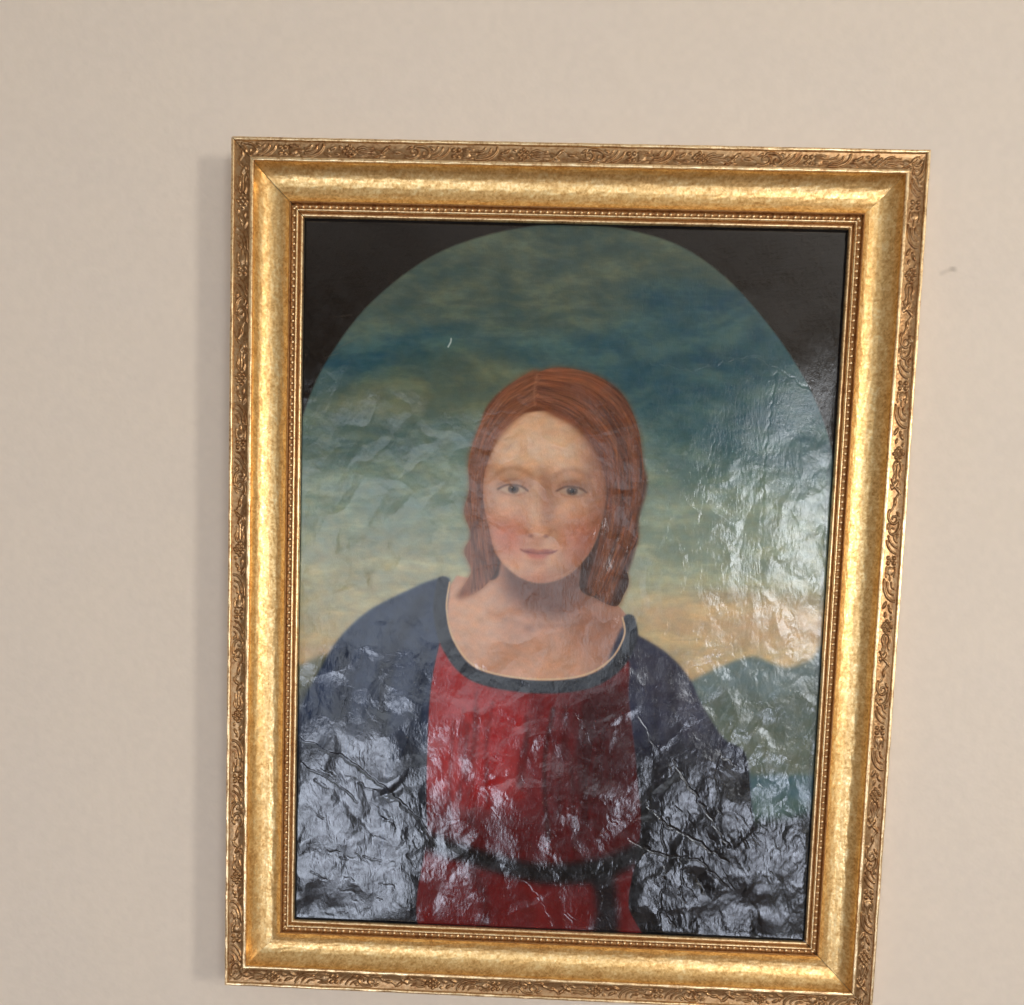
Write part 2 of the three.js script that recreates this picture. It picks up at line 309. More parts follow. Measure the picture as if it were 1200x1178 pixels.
// the picture itself: a generic portrait under an arched top, painted in millimetres about its middle (y up)
const SW = 0.476, SH = 0.632, PX = 2.6;                // the canvas sheet reaches a little under the frame's sight edge
function paintPortrait() {
  const W = Math.round(SW * 1000 * PX), H = Math.round(SH * 1000 * PX);
  const cv = document.createElement('canvas'); cv.width = W; cv.height = H;
  const g = cv.getContext('2d'), r = rng(77);
  let KX = 1, KY = 1, MX = 0, MY = 0;                    // squash about (MX, MY), for the head
  const ground = (b = 0) => { g.setTransform(PX * KX, 0, 0, -PX * KY, W / 2 + PX * MX * (1 - KX), H / 2 - PX * MY * (1 - KY)); g.filter = b ? `blur(${b * PX}px)` : 'none'; };
  const css = (c, a = 1) => `rgba(${c[0]},${c[1]},${c[2]},${a})`;
  function path(pts, closed = true) {                  // smooth curve through the points
    const c = new THREE.SplineCurve([...pts, ...(closed ? [pts[0]] : [])].map((p) => new THREE.Vector2(...p))).getPoints(pts.length * 10);
    g.beginPath(); c.forEach((p, i) => (i ? g.lineTo(p.x, p.y) : g.moveTo(p.x, p.y))); if (closed) g.closePath();
  }
  function poly(pts) { g.beginPath(); pts.forEach((p, i) => (i ? g.lineTo(...p) : g.moveTo(...p))); g.closePath(); }
  const fill = (pts, c, a = 1, b = 0, sharp = false) => { ground(b); (sharp ? poly : path)(pts); g.fillStyle = css(c, a); g.fill(); };
  const line = (pts, w, c, a = 1, b = 0) => { ground(b); path(pts, false); g.lineWidth = w; g.lineCap = 'round'; g.lineJoin = 'round'; g.strokeStyle = css(c, a); g.stroke(); };
  const oval = (x, y, rx, ry, c, a = 1, b = 0, turn = 0) => { ground(b); g.beginPath(); g.ellipse(x, y, rx, ry, turn, 0, 7); g.fillStyle = css(c, a); g.fill(); };
  const within = (pts, f, sharp) => { g.save(); ground(); (sharp ? poly : path)(pts); g.clip(); f(); g.restore(); };

  // sky
  ground();
  const sky = g.createLinearGradient(0, 316, 0, -120);
  for (const [t, c] of [[0, [72, 84, 72]], [0.16, [76, 88, 77]], [0.30, [72, 92, 86]], [0.42, [92, 112, 100]], [0.58, [124, 138, 120]], [0.72, [158, 160, 132]], [0.84, [180, 162, 122]], [0.93, [200, 160, 112]], [1, [196, 154, 110]]]) sky.addColorStop(t, css(c));
  g.fillStyle = sky; g.fillRect(-250, -330, 500, 660);
  // clouds and blue gaps, soft and horizontal
  fill([[-240, 190], [-190, 208], [-110, 220], [-60, 214], [20, 222], [80, 250], [150, 246], [240, 200], [240, 120], [150, 116], [80, 130], [40, 168], [-20, 196], [-90, 196], [-150, 176], [-200, 172]], [46, 80, 88], 0.8, 7);
  fill([[40, 262], [90, 268], [140, 258], [170, 236], [110, 238], [60, 246]], [40, 72, 82], 0.75, 5);
  fill([[-190, 196], [-120, 214], [-90, 206], [-130, 182], [-180, 176]], [38, 76, 86], 0.8, 4);
  fill([[-150, 196], [-90, 208], [-40, 190], [-60, 150], [-160, 140], [-220, 150]], [94, 96, 72], 0.6, 9);
  fill([[-240, 130], [-170, 140], [-110, 132], [-130, 112], [-240, 110]], [72, 92, 88], 0.6, 6);
  fill([[70, 150], [160, 170], [240, 150], [240, 90], [120, 90]], [64, 94, 94], 0.6, 11);
  fill([[-240, 90], [-120, 96], [-90, 70], [-240, 60]], [126, 144, 130], 0.65, 10);
  fill([[70, 70], [180, 86], [240, 60], [240, 20], [90, 20]], [126, 140, 120], 0.6, 12);
  fill([[-240, 20], [-120, 30], [-100, -10], [-240, -40]], [166, 162, 130], 0.6, 12);
  fill([[60, -10], [150, 0], [240, -10], [240, -46], [100, -44]], [206, 166, 120], 0.65, 9);
  {                                                    // brushed clouds
    const im = g.getImageData(0, 0, W, H), d = im.data;
    for (let y = 0; y < H; y++) for (let x = 0; x < W; x++) {
      const u = (x - W / 2) / PX, v = (H / 2 - y) / PX, i = 4 * (y * W + x), hi = sstep(60, 190, v);
      const q = 12 * N1(u / 90, v / 60), f = 0.55 * N2((u + q) / 95, (v + 0.3 * q + 0.06 * u) / 30) + 0.3 * N3((u + q) / 42, (v + q) / 15) + 0.16 * N1((u - q) / 20, v / 7) + 0.1 * N2(u / 9, v / 2.6);
      const up = sstep(-0.05, 0.6, f), dn = sstep(0.1, -0.6, f);
      d[i] += up * lerp(17, 14, hi) - dn * lerp(6, 14, hi); d[i + 1] += up * lerp(14, 12, hi) - dn * lerp(5, 9, hi); d[i + 2] += up * lerp(8, 6, hi) - dn * lerp(1, 3, hi);
    }
    g.setTransform(1, 0, 0, 1, 0, 0); g.putImageData(im, 0, 0);
  }
  for (let i = 0; i < 300; i++) {                      // single brush strokes
    const x = -240 + 480 * r(), y = -60 + 370 * r(), l = 14 + 40 * r(), up = r() < 0.5, warm = sstep(60, -60, y);
    line([[x, y], [x + l * 0.5, y + 3 * (r() - 0.5) + 1], [x + l, y + 7 * (r() - 0.5)]], 1.5 + 3.4 * r(), up ? [150 + 40 * warm, 158, 136] : [44, 66, 68], 0.02 + 0.035 * r());
  }
  // hills and water
  fill([[118, -78], [140, -66], [160, -57], [174, -54], [190, -60], [206, -63], [222, -56], [245, -54], [245, -330], [100, -330]], [102, 118, 116], 1, 1.8);
  fill([[120, -100], [150, -84], [190, -92], [245, -84], [245, -330], [100, -330]], [82, 92, 80], 0.8, 5);
  fill([[120, -118], [170, -112], [210, -128], [245, -120], [245, -165], [120, -165]], [102, 108, 92], 0.6, 6);
  fill([[140, -160], [245, -158], [245, -204], [140, -202]], [66, 94, 100], 0.9, 2, true);
  fill([[150, -182], [190, -178], [245, -186], [245, -204], [150, -204]], [74, 94, 82], 0.6, 3);
  fill([[140, -204], [200, -200], [245, -204], [245, -330], [120, -330]], [22, 23, 25], 0.95, 4);
  fill([[-245, -80], [-226, -74], [-208, -66], [-196, -80], [-200, -120], [-245, -130]], [86, 92, 76], 0.9, 2.5);
  fill([[-245, -112], [-200, -108], [-200, -330], [-245, -330]], [40, 44, 46], 0.9, 4);

  // hair gathered behind the neck
  fill([[-74, 92], [-80, 50], [-80, 20], [-66, 0], [-40, -8], [24, -8], [48, 2], [62, 26], [66, 60], [60, 110]], [62, 37, 26], 1, 1.4);
  // neck and chest
  const chest = [[-92, 8], [-58, 6], [-46, 30], [12, 30], [18, -2], [52, -14], [66, -40], [58, -70], [30, -92], [-20, -100], [-70, -90], [-100, -56], [-106, -20]];
  fill(chest, [186, 138, 112], 1, 0.8);
  within(chest, () => {
    fill([[-104, 0], [-60, 4], [-50, -40], [-80, -84], [-110, -60]], [206, 160, 130], 0.8, 9);
    fill([[-54, 34], [22, 34], [30, -10], [6, -26], [-28, -20], [-48, -4]], [98, 62, 50], 0.9, 6);
    fill([[18, 0], [60, -20], [64, -70], [26, -80], [10, -40]], [150, 104, 84], 0.85, 9);
    fill([[-60, -60], [0, -52], [40, -66], [20, -96], [-40, -98]], [200, 146, 112], 0.6, 9);
    line([[-64, -22], [-46, -30], [-30, -33]], 2.2, [150, 106, 84], 0.5, 1.6); line([[34, -24], [10, -32], [-18, -34]], 2.6, [122, 82, 66], 0.55, 1.8);
    oval(-26, -36, 5, 4, [126, 86, 70], 0.6, 2.5);
  });
  // cloak: both shoulders and sleeves
  const cloakL = [[-98, 6], [-112, 4], [-138, -8], [-170, -26], [-196, -52], [-216, -86], [-232, -120], [-250, -170], [-250, -330], [-96, -330], [-104, -240], [-112, -150], [-108, -84], [-102, -44]];
  fill(cloakL, [34, 48, 74], 1, 1.2);
  within(cloakL, () => {
    fill([[-250, -150], [-170, -130], [-110, -170], [-90, -330], [-250, -330]], [10, 11, 15], 0.95, 20);
    fill([[-110, 0], [-150, -20], [-190, -60], [-160, -70], [-120, -40]], [50, 62, 82], 0.7, 9);
    for (const [p, w, a] of [[[[-120, -10], [-150, -70], [-160, -140]], 9, 0.6], [[[-190, -64], [-190, -130], [-170, -200]], 10, 0.6], [[[-118, -60], [-130, -130], [-126, -190]], 7, 0.6]]) line(p, w, [20, 23, 32], a, 4);
    for (let i = 0; i < 26; i++) { const x = -220 + 106 * r(), y = -30 - 120 * r(); line([[x, y], [x - 12 + 8 * r(), y - 34], [x - 14 + 16 * r(), y - 80 - 40 * r()]], 1.5 + 4.5 * r(), r() < 0.45 ? [48, 58, 78] : [15, 19, 28], 0.3, 1.6); }
    for (const p of [[[-134, -20], [-172, -80], [-182, -140]], [[-112, -40], [-140, -100], [-146, -170]]]) line(p, 7, [50, 60, 80], 0.5, 4);
  });
  const cloakR = [[56, -32], [72, -40], [96, -54], [116, -74], [130, -100], [150, -128], [170, -142], [178, -190], [186, -240], [196, -330], [40, -330], [40, -200], [40, -100], [46, -60]];
  fill(cloakR, [40, 43, 62], 1, 1.2);
  within(cloakR, () => {
    fill([[60, -150], [140, -140], [200, -180], [210, -330], [50, -330]], [8, 8, 10], 0.97, 14);
    fill([[60, -40], [96, -56], [128, -100], [120, -130], [84, -100]], [58, 55, 68], 0.7, 8);
    for (let i = 0; i < 16; i++) { const x = 70 + 80 * r(), y = -70 - 60 * r(); line([[x, y], [x + 8 * r(), y - 30], [x - 10 + 10 * r(), y - 70 - 40 * r()]], 1.5 + 4 * r(), r() < 0.5 ? [58, 56, 70] : [18, 18, 24], 0.3, 1.6); }
    line([[100, -70], [104, -120], [92, -180]], 6, [30, 28, 36], 0.6, 3);
  });
  // red dress
  const dress = [[-104, -46], [-112, -92], [-114, -160], [-112, -220], [-104, -330], [78, -330], [72, -280], [80, -214], [74, -160], [64, -96], [60, -60], [20, -84], [-40, -86], [-80, -74]];
  fill(dress, [116, 26, 28], 1, 1);
  within(dress, () => {
    fill([[-112, -40], [-60, -84], [-30, -110], [-40, -190], [-114, -210]], [164, 48, 50], 0.85, 10);
    fill([[10, -90], [70, -80], [84, -200], [40, -260], [0, -200]], [54, 14, 18], 0.9, 12);
    fill([[-114, -190], [-20, -200], [84, -180], [84, -262], [-120, -240]], [70, 10, 12], 0.85, 12);
    line([[-30, -110], [-50, -150], [-62, -190]], 9, [136, 14, 16], 0.85, 4); line([[-14, -100], [-20, -170], [-10, -230]], 8, [84, 20, 24], 0.7, 4);
    line([[-80, -100], [-92, -160], [-86, -220]], 5, [172, 78, 78], 0.5, 3.5); line([[30, -104], [34, -170], [20, -230]], 6, [48, 12, 16], 0.7, 3.5);
    for (let i = 0; i < 34; i++) {                     // folds of the bodice, running down from the neckline
      const x = -96 + 150 * r(), y = -96 - 40 * r(), l = 40 + 80 * r(), light = r() < 0.45, k = sstep(20, -90, x);
      line([[x, y], [x - 6 + 8 * r(), y - l * 0.5], [x - 8 + 14 * r(), y - l]], 1.4 + 4 * r(), light ? [lerp(108, 186, k), lerp(26, 74, k), lerp(28, 76, k)] : [44, 6, 10], 0.16 + 0.2 * r(), 1.3);
    }
    line([[-42, -108], [-60, -150], [-74, -200]], 3.4, [150, 10, 12], 0.75, 1.6); line([[-30, -112], [-48, -158], [-66, -196]], 4.4, [156, 16, 16], 0.7, 2); line([[-2, -106], [-8, -160], [-2, -226]], 3.2, [30, 6, 9], 0.6, 1.5);
    fill([[-114, -250], [80, -262], [90, -330], [-120, -330]], [88, 16, 18], 0.85, 7);
    line([[-70, -256], [-56, -290], [-62, -325]], 7, [60, 8, 12], 0.7, 3); line([[-20, -262], [-6, -296], [-14, -330]], 8, [112, 28, 28], 0.5, 3);
  });
  fill([[34, -248], [56, -252], [64, -300], [62, -330], [36, -330], [44, -290]], [20, 22, 26], 0.9, 3);
  // sash
  fill([[-116, -222], [-70, -236], [-10, -248], [44, -242], [80, -226], [82, -240], [46, -262], [-10, -266], [-70, -252], [-116, -238]], [9, 8, 9], 0.96, 3);
  // dark border and pale edging of a round neckline
  const neck = [[-98, 2], [-100, -22], [-92, -50], [-70, -73], [-24, -81], [20, -77], [46, -62], [58, -40], [56, -24]];
  line(neck.map(([x, y]) => [(x + 20) * 1.075 - 20, (y - 10) * 1.075 + 10]), 11.5, [36, 40, 48], 1, 0.7);
  line(neck, 1.7, [206, 170, 132], 0.95, 0.35);

  // head
  fill([[-70, 100], [-72, 150], [-40, 180], [0, 184], [40, 166], [58, 120], [34, 60]], [96, 54, 36], 1, 1);
  KX = 1.05; KY = 0.91; MX = -18; MY = 86;
  const face = [[-18, 160], [-48, 152], [-67, 124], [-70, 88], [-67, 54], [-58, 26], [-40, 4], [-18, -4], [4, 4], [22, 26], [31, 54], [34, 88], [31, 124], [12, 152]];
  fill(face, [198, 150, 116], 1, 0.9);
  within(face, () => {
    fill([[-66, 140], [-24, 156], [12, 142], [16, 112], [-18, 102], [-62, 110]], [212, 170, 130], 0.8, 10);          // forehead
    fill([[10, 156], [42, 130], [44, 60], [20, 4], [-6, -10], [10, 36], [20, 90]], [136, 86, 62], 0.9, 8);          // side away from the light
    fill([[-72, 120], [-62, 110], [-62, 60], [-72, 50]], [160, 112, 88], 0.6, 5);
    fill([[-70, 50], [-50, 62], [-28, 46], [-34, 22], [-54, 22]], [186, 98, 84], 0.62, 9);                         // cheeks
    fill([[4, 62], [26, 56], [24, 30], [6, 22], [-4, 40]], [170, 86, 64], 0.6, 9);
    oval(-50, 62, 10, 6, [216, 170, 134], 0.55, 5); oval(10, 62, 9, 5, [204, 146, 108], 0.55, 5);
    oval(-19, 0, 18, 8, [164, 100, 80], 0.7, 5); oval(-22, 8, 8, 6, [204, 150, 118], 0.6, 4);                      // chin
    oval(-43, 90, 16, 9, [146, 102, 76], 0.6, 5); oval(7, 90, 16, 9, [128, 84, 60], 0.7, 5);                       // eye sockets
    fill([[-28, 104], [-21, 62], [-12, 46], [-7, 52], [-10, 98]], [144, 94, 70], 0.65, 4.5);                       // shaded side of the nose
    line([[-24, 100], [-24, 76], [-23, 54]], 5, [222, 178, 140], 0.6, 3); oval(-21, 46, 7, 5.5, [206, 148, 116], 0.75, 3);
    oval(-27, 41, 2.2, 1.3, [104, 54, 42], 0.7, 1); oval(-14.5, 41, 2.2, 1.3, [92, 46, 36], 0.75, 1); line([[-31, 46], [-29, 41], [-21, 38.6], [-13, 41], [-10.5, 46]], 1.6, [140, 84, 64], 0.6, 1.2);
    oval(-20, 34, 5, 3, [156, 104, 82], 0.5, 2.2);
    // mouth, gently closed
    fill([[-34, 26.8], [-26, 28.6], [-20.5, 27.2], [-15, 28.6], [-6, 26.8], [-14, 22.4], [-21, 21.2], [-28, 22.4]], [148, 76, 64], 0.9, 1.1); oval(-20.5, 21.6, 8, 2.8, [182, 104, 88], 0.85, 1.5);
    line([[-35.5, 27.8], [-32, 26], [-26, 25], [-20.5, 24.4], [-14, 25], [-8, 26], [-4.8, 28]], 1.1, [100, 46, 40], 0.75, 0.6); oval(-20, 15.4, 8, 2.4, [146, 92, 72], 0.6, 2);
    for (let i = 0; i < 260; i++) {                    // brushwork that follows the roundness of the head
      const a = 6.3 * r(), q = Math.sqrt(r()), x = -18 + 50 * q * Math.cos(a), y = 74 + 80 * q * Math.sin(a), t = a + 1.57, l = 5 + 9 * r(), up = r() < 0.5;
      line([[x, y], [x + l * 0.5 * Math.cos(t) + r(), y + l * 0.5 * Math.sin(t)], [x + l * Math.cos(t + 0.2), y + l * Math.sin(t + 0.2)]], 1.4 + 2.6 * r(), up ? [226, 184, 146] : [150, 98, 76], 0.03 + 0.05 * r());
    }
    for (const [x, dark] of [[-43, 0], [6, 1]]) {        // calm open eyes that look straight out
      fill([[x - 12, 84.5], [x - 5, 88], [x + 3, 88.2], [x + 11, 84], [x + 4, 81], [x - 5, 81]], dark ? [158, 128, 104] : [180, 152, 126], 0.9, 0.8);
      oval(x, 85, 4.6, 4, [66, 44, 32], 0.9, 0.7); oval(x, 85, 2, 2, [28, 19, 16], 0.9, 0.4); oval(x - 1.5, 86.4, 0.8, 0.7, [196, 180, 164], 0.6, 0.3);
      fill([[x - 13, 85], [x - 6, 91.5], [x + 3, 92], [x + 12.5, 85], [x + 4, 88.6], [x - 5, 88.4]], dark ? [146, 100, 74] : [176, 128, 98], 0.85, 0.9);   // upper lid
      line([[x - 13, 84.6], [x - 6, 88.6], [x + 2, 88.9], [x + 8, 87], [x + 12, 83.8]], 1.5, [78, 48, 36], 0.85, 0.6);
      line([[x - 12, 88.6], [x - 5, 93.4], [x + 3, 93.8], [x + 12, 88.8]], 1.4, [124, 80, 58], 0.6, 1); line([[x - 10, 81.6], [x - 3, 79.6], [x + 4, 79.6], [x + 10, 82]], 1.1, [132, 84, 64], 0.6, 0.9);
      line([[x - 15, 98], [x - 7, 104], [x + 3, 104.6], [x + 15, 98.4]], 3.2, [120, 76, 52], 0.5, 1.6);
    }
  });
  KX = KY = 1; MX = MY = 0;
  // hair swept from a side parting and gathered low behind the neck
  const capR = [[-29, 157], [-12, 149], [8, 139], [24, 122], [34, 102], [38, 78], [34, 52], [30, 28], [25, 10], [25, -2], [36, -10], [50, -14], [56, -4], [60, 8], [57, 24], [66, 44], [64, 64], [70, 88], [66, 122], [60, 146], [46, 170], [24, 184], [-4, 190], [-22, 187], [-34, 178]];
  const capL = [[-27, 157], [-44, 144], [-60, 125], [-70, 98], [-70, 72], [-63, 44], [-57, 20], [-62, 6], [-74, -6], [-92, -12], [-84, 2], [-79, 14], [-86, 30], [-80, 44], [-87, 64], [-83, 84], [-84, 112], [-72, 146], [-54, 170], [-36, 184], [-26, 187], [-24, 174]];
  fill(capL, [124, 72, 45], 1, 2.2); fill(capR, [108, 60, 38], 1, 2.2);
  const lock = (A, B, n, tones, wave, al = 1) => {     // fine wavy strands between two guide curves
    for (let i = 0; i < n; i++) {
      const t = r(), c = tones[Math.floor(r() * tones.length)], ph = 6.3 * r(), am = wave * (0.5 + r());
      line(A.map(([x, y], k) => [lerp(x, B[k][0], t) + am * Math.sin(ph + k * 1.9), lerp(y, B[k][1], t) + am * Math.cos(ph + k * 1.4)]), 0.7 + 2.4 * r() * r(), c, al * (0.06 + 0.13 * r()));
    }
  };
  within(capR, () => {
    fill([[20, 190], [72, 150], [80, 60], [60, -6], [40, 20], [50, 110]], [56, 30, 21], 0.85, 9);
    fill([[26, 130], [36, 110], [36, 40], [24, 4], [40, 10], [46, 70], [42, 120]], [66, 36, 26], 0.7, 5);
    fill([[-32, 184], [6, 188], [30, 174], [14, 164], [-14, 172]], [168, 92, 56], 0.8, 6);
    fill([[18, 30], [70, 40], [60, -30], [14, -20]], [40, 24, 19], 0.6, 8);
    lock([[-29, 159], [0, 147], [26, 124], [37, 98], [36, 56], [22, 0]], [[-28, 188], [22, 186], [58, 154], [70, 104], [66, 50], [44, -14]], 300, [[160, 96, 60], [82, 44, 30], [52, 29, 21], [128, 73, 47], [148, 90, 58]], 4.2);
    line([[-30, 172], [4, 172], [36, 148], [52, 104], [52, 60]], 3, [66, 35, 24], 0.5, 1.6); line([[-28, 180], [10, 180], [46, 152], [62, 100], [60, 50]], 2.4, [160, 92, 56], 0.35, 1.4);
    line([[40, 70], [54, 46], [48, 20], [34, 8]], 3, [134, 78, 50], 0.4, 1.6); line([[62, 70], [50, 48], [58, 24], [46, 8]], 2.4, [48, 26, 20], 0.5, 1.4);
  });
  within(capL, () => {
    fill([[-64, 124], [-70, 60], [-50, 4], [-64, 0], [-72, 50], [-72, 110]], [64, 35, 26], 0.75, 4);
    fill([[-40, 182], [-66, 160], [-78, 120], [-72, 116], [-56, 152], [-36, 170]], [158, 92, 58], 0.6, 5);
    lock([[-28, 159], [-48, 145], [-66, 122], [-72, 84], [-66, 46], [-56, -4]], [[-29, 186], [-56, 170], [-76, 140], [-85, 90], [-84, 44], [-86, -6]], 200, [[146, 88, 58], [80, 44, 30], [58, 32, 24], [128, 76, 49], [168, 110, 76]], 3.2);
    line([[-76, 90], [-70, 66], [-80, 44], [-68, 20]], 2.6, [58, 32, 24], 0.55, 1.4); line([[-80, 100], [-78, 74], [-72, 50], [-76, 24]], 2, [176, 110, 74], 0.35, 1.2);
  });
  line([[-28, 157], [-29, 170], [-27, 184]], 1.2, [164, 112, 82], 0.5, 0.7);

  // dark corners round the arched opening
  ground(0.7);
  g.beginPath(); g.rect(-260, -330, 520, 680);
  const arch = new THREE.SplineCurve([[-246, -400], [-243, 40], [-238, 110], [-229, 150], [-211, 190], [-176, 238], [-126, 278], [-75, 299], [-20, 309.5], [28, 309], [86, 296], [131, 269], [169, 231], [201, 189], [221, 152], [233, 112], [240, 40], [243, -400]].map((p) => new THREE.Vector2(...p))).getPoints(220);
  arch.forEach((p, i) => (i ? g.lineTo(p.x, p.y) : g.moveTo(p.x, p.y))); g.closePath();
  g.fillStyle = css([24, 18, 14]); g.fill('evenodd');
  for (let i = 0; i < 160; i++) { const s = r() < 0.5 ? -1 : 1, x = s * (120 + 115 * r()), y = 150 + 165 * r(); if (Math.hypot(x, (y - 80)) < 250) continue; line([[x, y], [x + 8 * (r() - 0.5), y + 5 * (r() - 0.5)], [x + 22 * (r() - 0.5), y + 10 * (r() - 0.5)]], 1 + 3 * r(), r() < 0.5 ? [52, 38, 30] : [24, 19, 17], 0.08); }
  for (const [x, y, dx, dy] of [[-208, 196, 20, 12], [-214, 192, 14, 5], [-150, 292, 5, 2], [205, 286, 8, 5], [-205, 228, 16, 2], [228, 232, 2, -7]]) line([[x, y], [x + dx * 0.5, y + dy * 0.6], [x + dx, y + dy]], 0.7, [104, 92, 80], 0.35, 0.3);
  line([[-105, 205], [-103, 209], [-102.6, 212]], 1.3, [190, 196, 186], 0.8, 0.2); 

  // pigment grain: brush hair, speckle, old uneven varnish
  const im = g.getImageData(0, 0, W, H), d = im.data;
  for (let y = 0; y < H; y++) for (let x = 0; x < W; x++) {
    const u = x / PX, v = y / PX, i = 4 * (y * W + x);
    const k = 1 + 0.028 * N1(u / 1.1, v / 3.2) + 0.022 * N2(u / 0.8, v / 0.8) + 0.018 * N3(u / 10, v / 8) + 0.04 * N1(u / 34, v / 28), w = 0.03 * N2(u / 15 + 9, v / 12);
    d[i] = clamp(d[i] * k * (1 + w), 0, 255); d[i + 1] = clamp(d[i + 1] * k, 0, 255); d[i + 2] = clamp(d[i + 2] * k * (1 - w), 0, 255);
  }
  const out = new Uint8Array(W * H * 4);
  for (let y = 0; y < H; y++) out.set(d.subarray((H - 1 - y) * W * 4, (H - y) * W * 4), y * W * 4);
  return dataTex(W, H, out, { srgb: true, wrap: THREE.ClampToEdgeWrapping });
}

// relief of the old canvas, in millimetres: cupped flakes of paint, long creases, wrinkles that grow towards the bottom
function hash2(i, j, k) { let h = Math.imul(i, 374761393) + Math.imul(j, 668265263) + Math.imul(k, 1274126177) | 0; h = Math.imul(h ^ (h >>> 13), 1274126177); return ((h ^ (h >>> 16)) >>> 0) / 4294967296; }
function flakes(x, y, sx, sy, seed, tilt, cup) {       // cells that bulge and lean, each a little differently
  const u = x / sx, v = y / sy, iu = Math.floor(u), iv = Math.floor(v);
  let best = 1e9, second = 1e9, bx = 0, by = 0, bi = 0, bj = 0;
  for (let j = -1; j <= 1; j++) for (let i = -1; i <= 1; i++) {
    const px = iu + i + 0.15 + 0.7 * hash2(iu + i, iv + j, seed), py = iv + j + 0.15 + 0.7 * hash2(iu + i, iv + j, seed + 1), d = (u - px) ** 2 + (v - py) ** 2;
    if (d < best) { second = best; best = d; bx = px; by = py; bi = iu + i; bj = iv + j; } else if (d < second) second = d;
  }
  const edge = sstep(0, 0.09, Math.sqrt(second) - Math.sqrt(best));
  return -cup * best + edge * (tilt * ((hash2(bi, bj, seed + 2) - 0.5) * (u - bx) * sx + (hash2(bi, bj, seed + 3) - 0.5) * (v - by) * sy));
}
function groove(x, y, pts, w, depth) {                 // a crack along a polyline
  let best = 1e9;
  for (let i = 0; i < pts.length - 1; i++) {
    const [ax, ay] = pts[i], [bx, by] = pts[i + 1], t = clamp(((x - ax) * (bx - ax) + (y - ay) * (by - ay)) / ((bx - ax) ** 2 + (by - ay) ** 2));
    best = Math.min(best, Math.hypot(x - ax - (bx - ax) * t, y - ay - (by - ay) * t));
  }
  return best < w ? -depth * (1 - best / w) : 0;
}
function facets(x, y, size, seed, turn, stretch) {     // flat leaning facets that meet in sharp creases, about -1..1
  const c = Math.cos(turn), q = Math.sin(turn), u = (x * c + y * q) / size, v = (-x * q + y * c) / (size * stretch);
  const k = (u + v) * 0.36602540378, iu = Math.floor(u + k), iv = Math.floor(v + k), m = (iu + iv) * 0.2113248654, fx = u - iu + m, fy = v - iv + m;
  const a = fx > fy ? 1 : 0, b = 1 - a, X = fx + (fx + fy) * 0.36602540378, Y = fy + (fx + fy) * 0.36602540378;     // barycentric in the skewed cell
  const hi = Math.max(X, Y), lo = Math.min(X, Y);
  return 2 * ((1 - hi) * hash2(iu, iv, seed) + (hi - lo) * hash2(iu + a, iv + b, seed) + lo * hash2(iu + 1, iv + 1, seed)) - 1;
}
const CREASES = [
  [[[-232, -142], [-190, -158], [-150, -186], [-118, -214], [-104, -236]], 3.2, 0.5], [[[-228, -166], [-196, -182], [-176, -198]], 2.0, 0.35],
  [[[106, -150], [122, -172], [140, -198], [160, -226]], 2.4, 0.6], [[[84, -188], [100, -206], [128, -220], [160, -240]], 2.4, 0.6], [[[70, -224], [100, -236], [132, -238], [160, -262]], 2.2, 0.5],
  [[[150, -128], [146, -160], [150, -200], [154, -230]], 2.0, 0.45], [[[96, -196], [104, -240], [100, -300]], 2.0, 0.5], [[[120, -204], [118, -250], [124, -300]], 1.8, 0.4],
  [[[178, 190], [172, 120], [174, 40], [178, -60], [176, -110]], 2.4, 0.14], [[[128, 130], [120, 60], [126, 0]], 1.6, 0.12],
  [[[22, -118], [30, -134], [36, -142]], 1.3, 0.3], [[[74, -110], [84, -128], [92, -140]], 1.3, 0.3], [[[-40, -250], [-10, -276], [6, -306]], 1.6, 0.4],
  [[[-80, 140], [-60, 150], [-20, 148]], 1.2, 0.12], [[[70, 196], [110, 190], [160, 204], [210, 176]], 1.8, 0.18],
];
const cracks = rng(9);
function scatter(n, x0, x1, y0, y1, angle, len, w, depth) {        // short open cracks in the paint
  for (let i = 0; i < n; i++) {
    const x = lerp(x0, x1, cracks()), y = lerp(y0, y1, cracks()), a = angle + 0.5 * (cracks() - 0.5), l = len * (0.4 + cracks());
    CREASES.push([[[x, y], [x + l * Math.cos(a), y + l * Math.sin(a)]], w * (0.7 + 0.6 * cracks()), depth * (0.5 + cracks())]);
  }
}
scatter(22, -232, -150, -290, -160, -0.35, 12, 0.9, 0.22); scatter(16, -150, -108, -262, -190, -0.95, 6, 0.8, 0.24);
scatter(20, 70, 200, -300, -140, -0.95, 16, 1.1, 0.28); scatter(12, -70, 60, -220, -110, -1.1, 9, 0.9, 0.24); scatter(12, -30, 60, -300, -262, -0.9, 12, 0.9, 0.22);
scatter(10, 90, 220, -40, 60, -1.5, 14, 1.0, 0.2);
for (const c of CREASES) { const p = c[0], m = c[1] + 4; c[3] = [Math.min(...p.map((q) => q[0])) - m, Math.max(...p.map((q) => q[0])) + m, Math.min(...p.map((q) => q[1])) - m, Math.max(...p.map((q) => q[1])) + m]; }
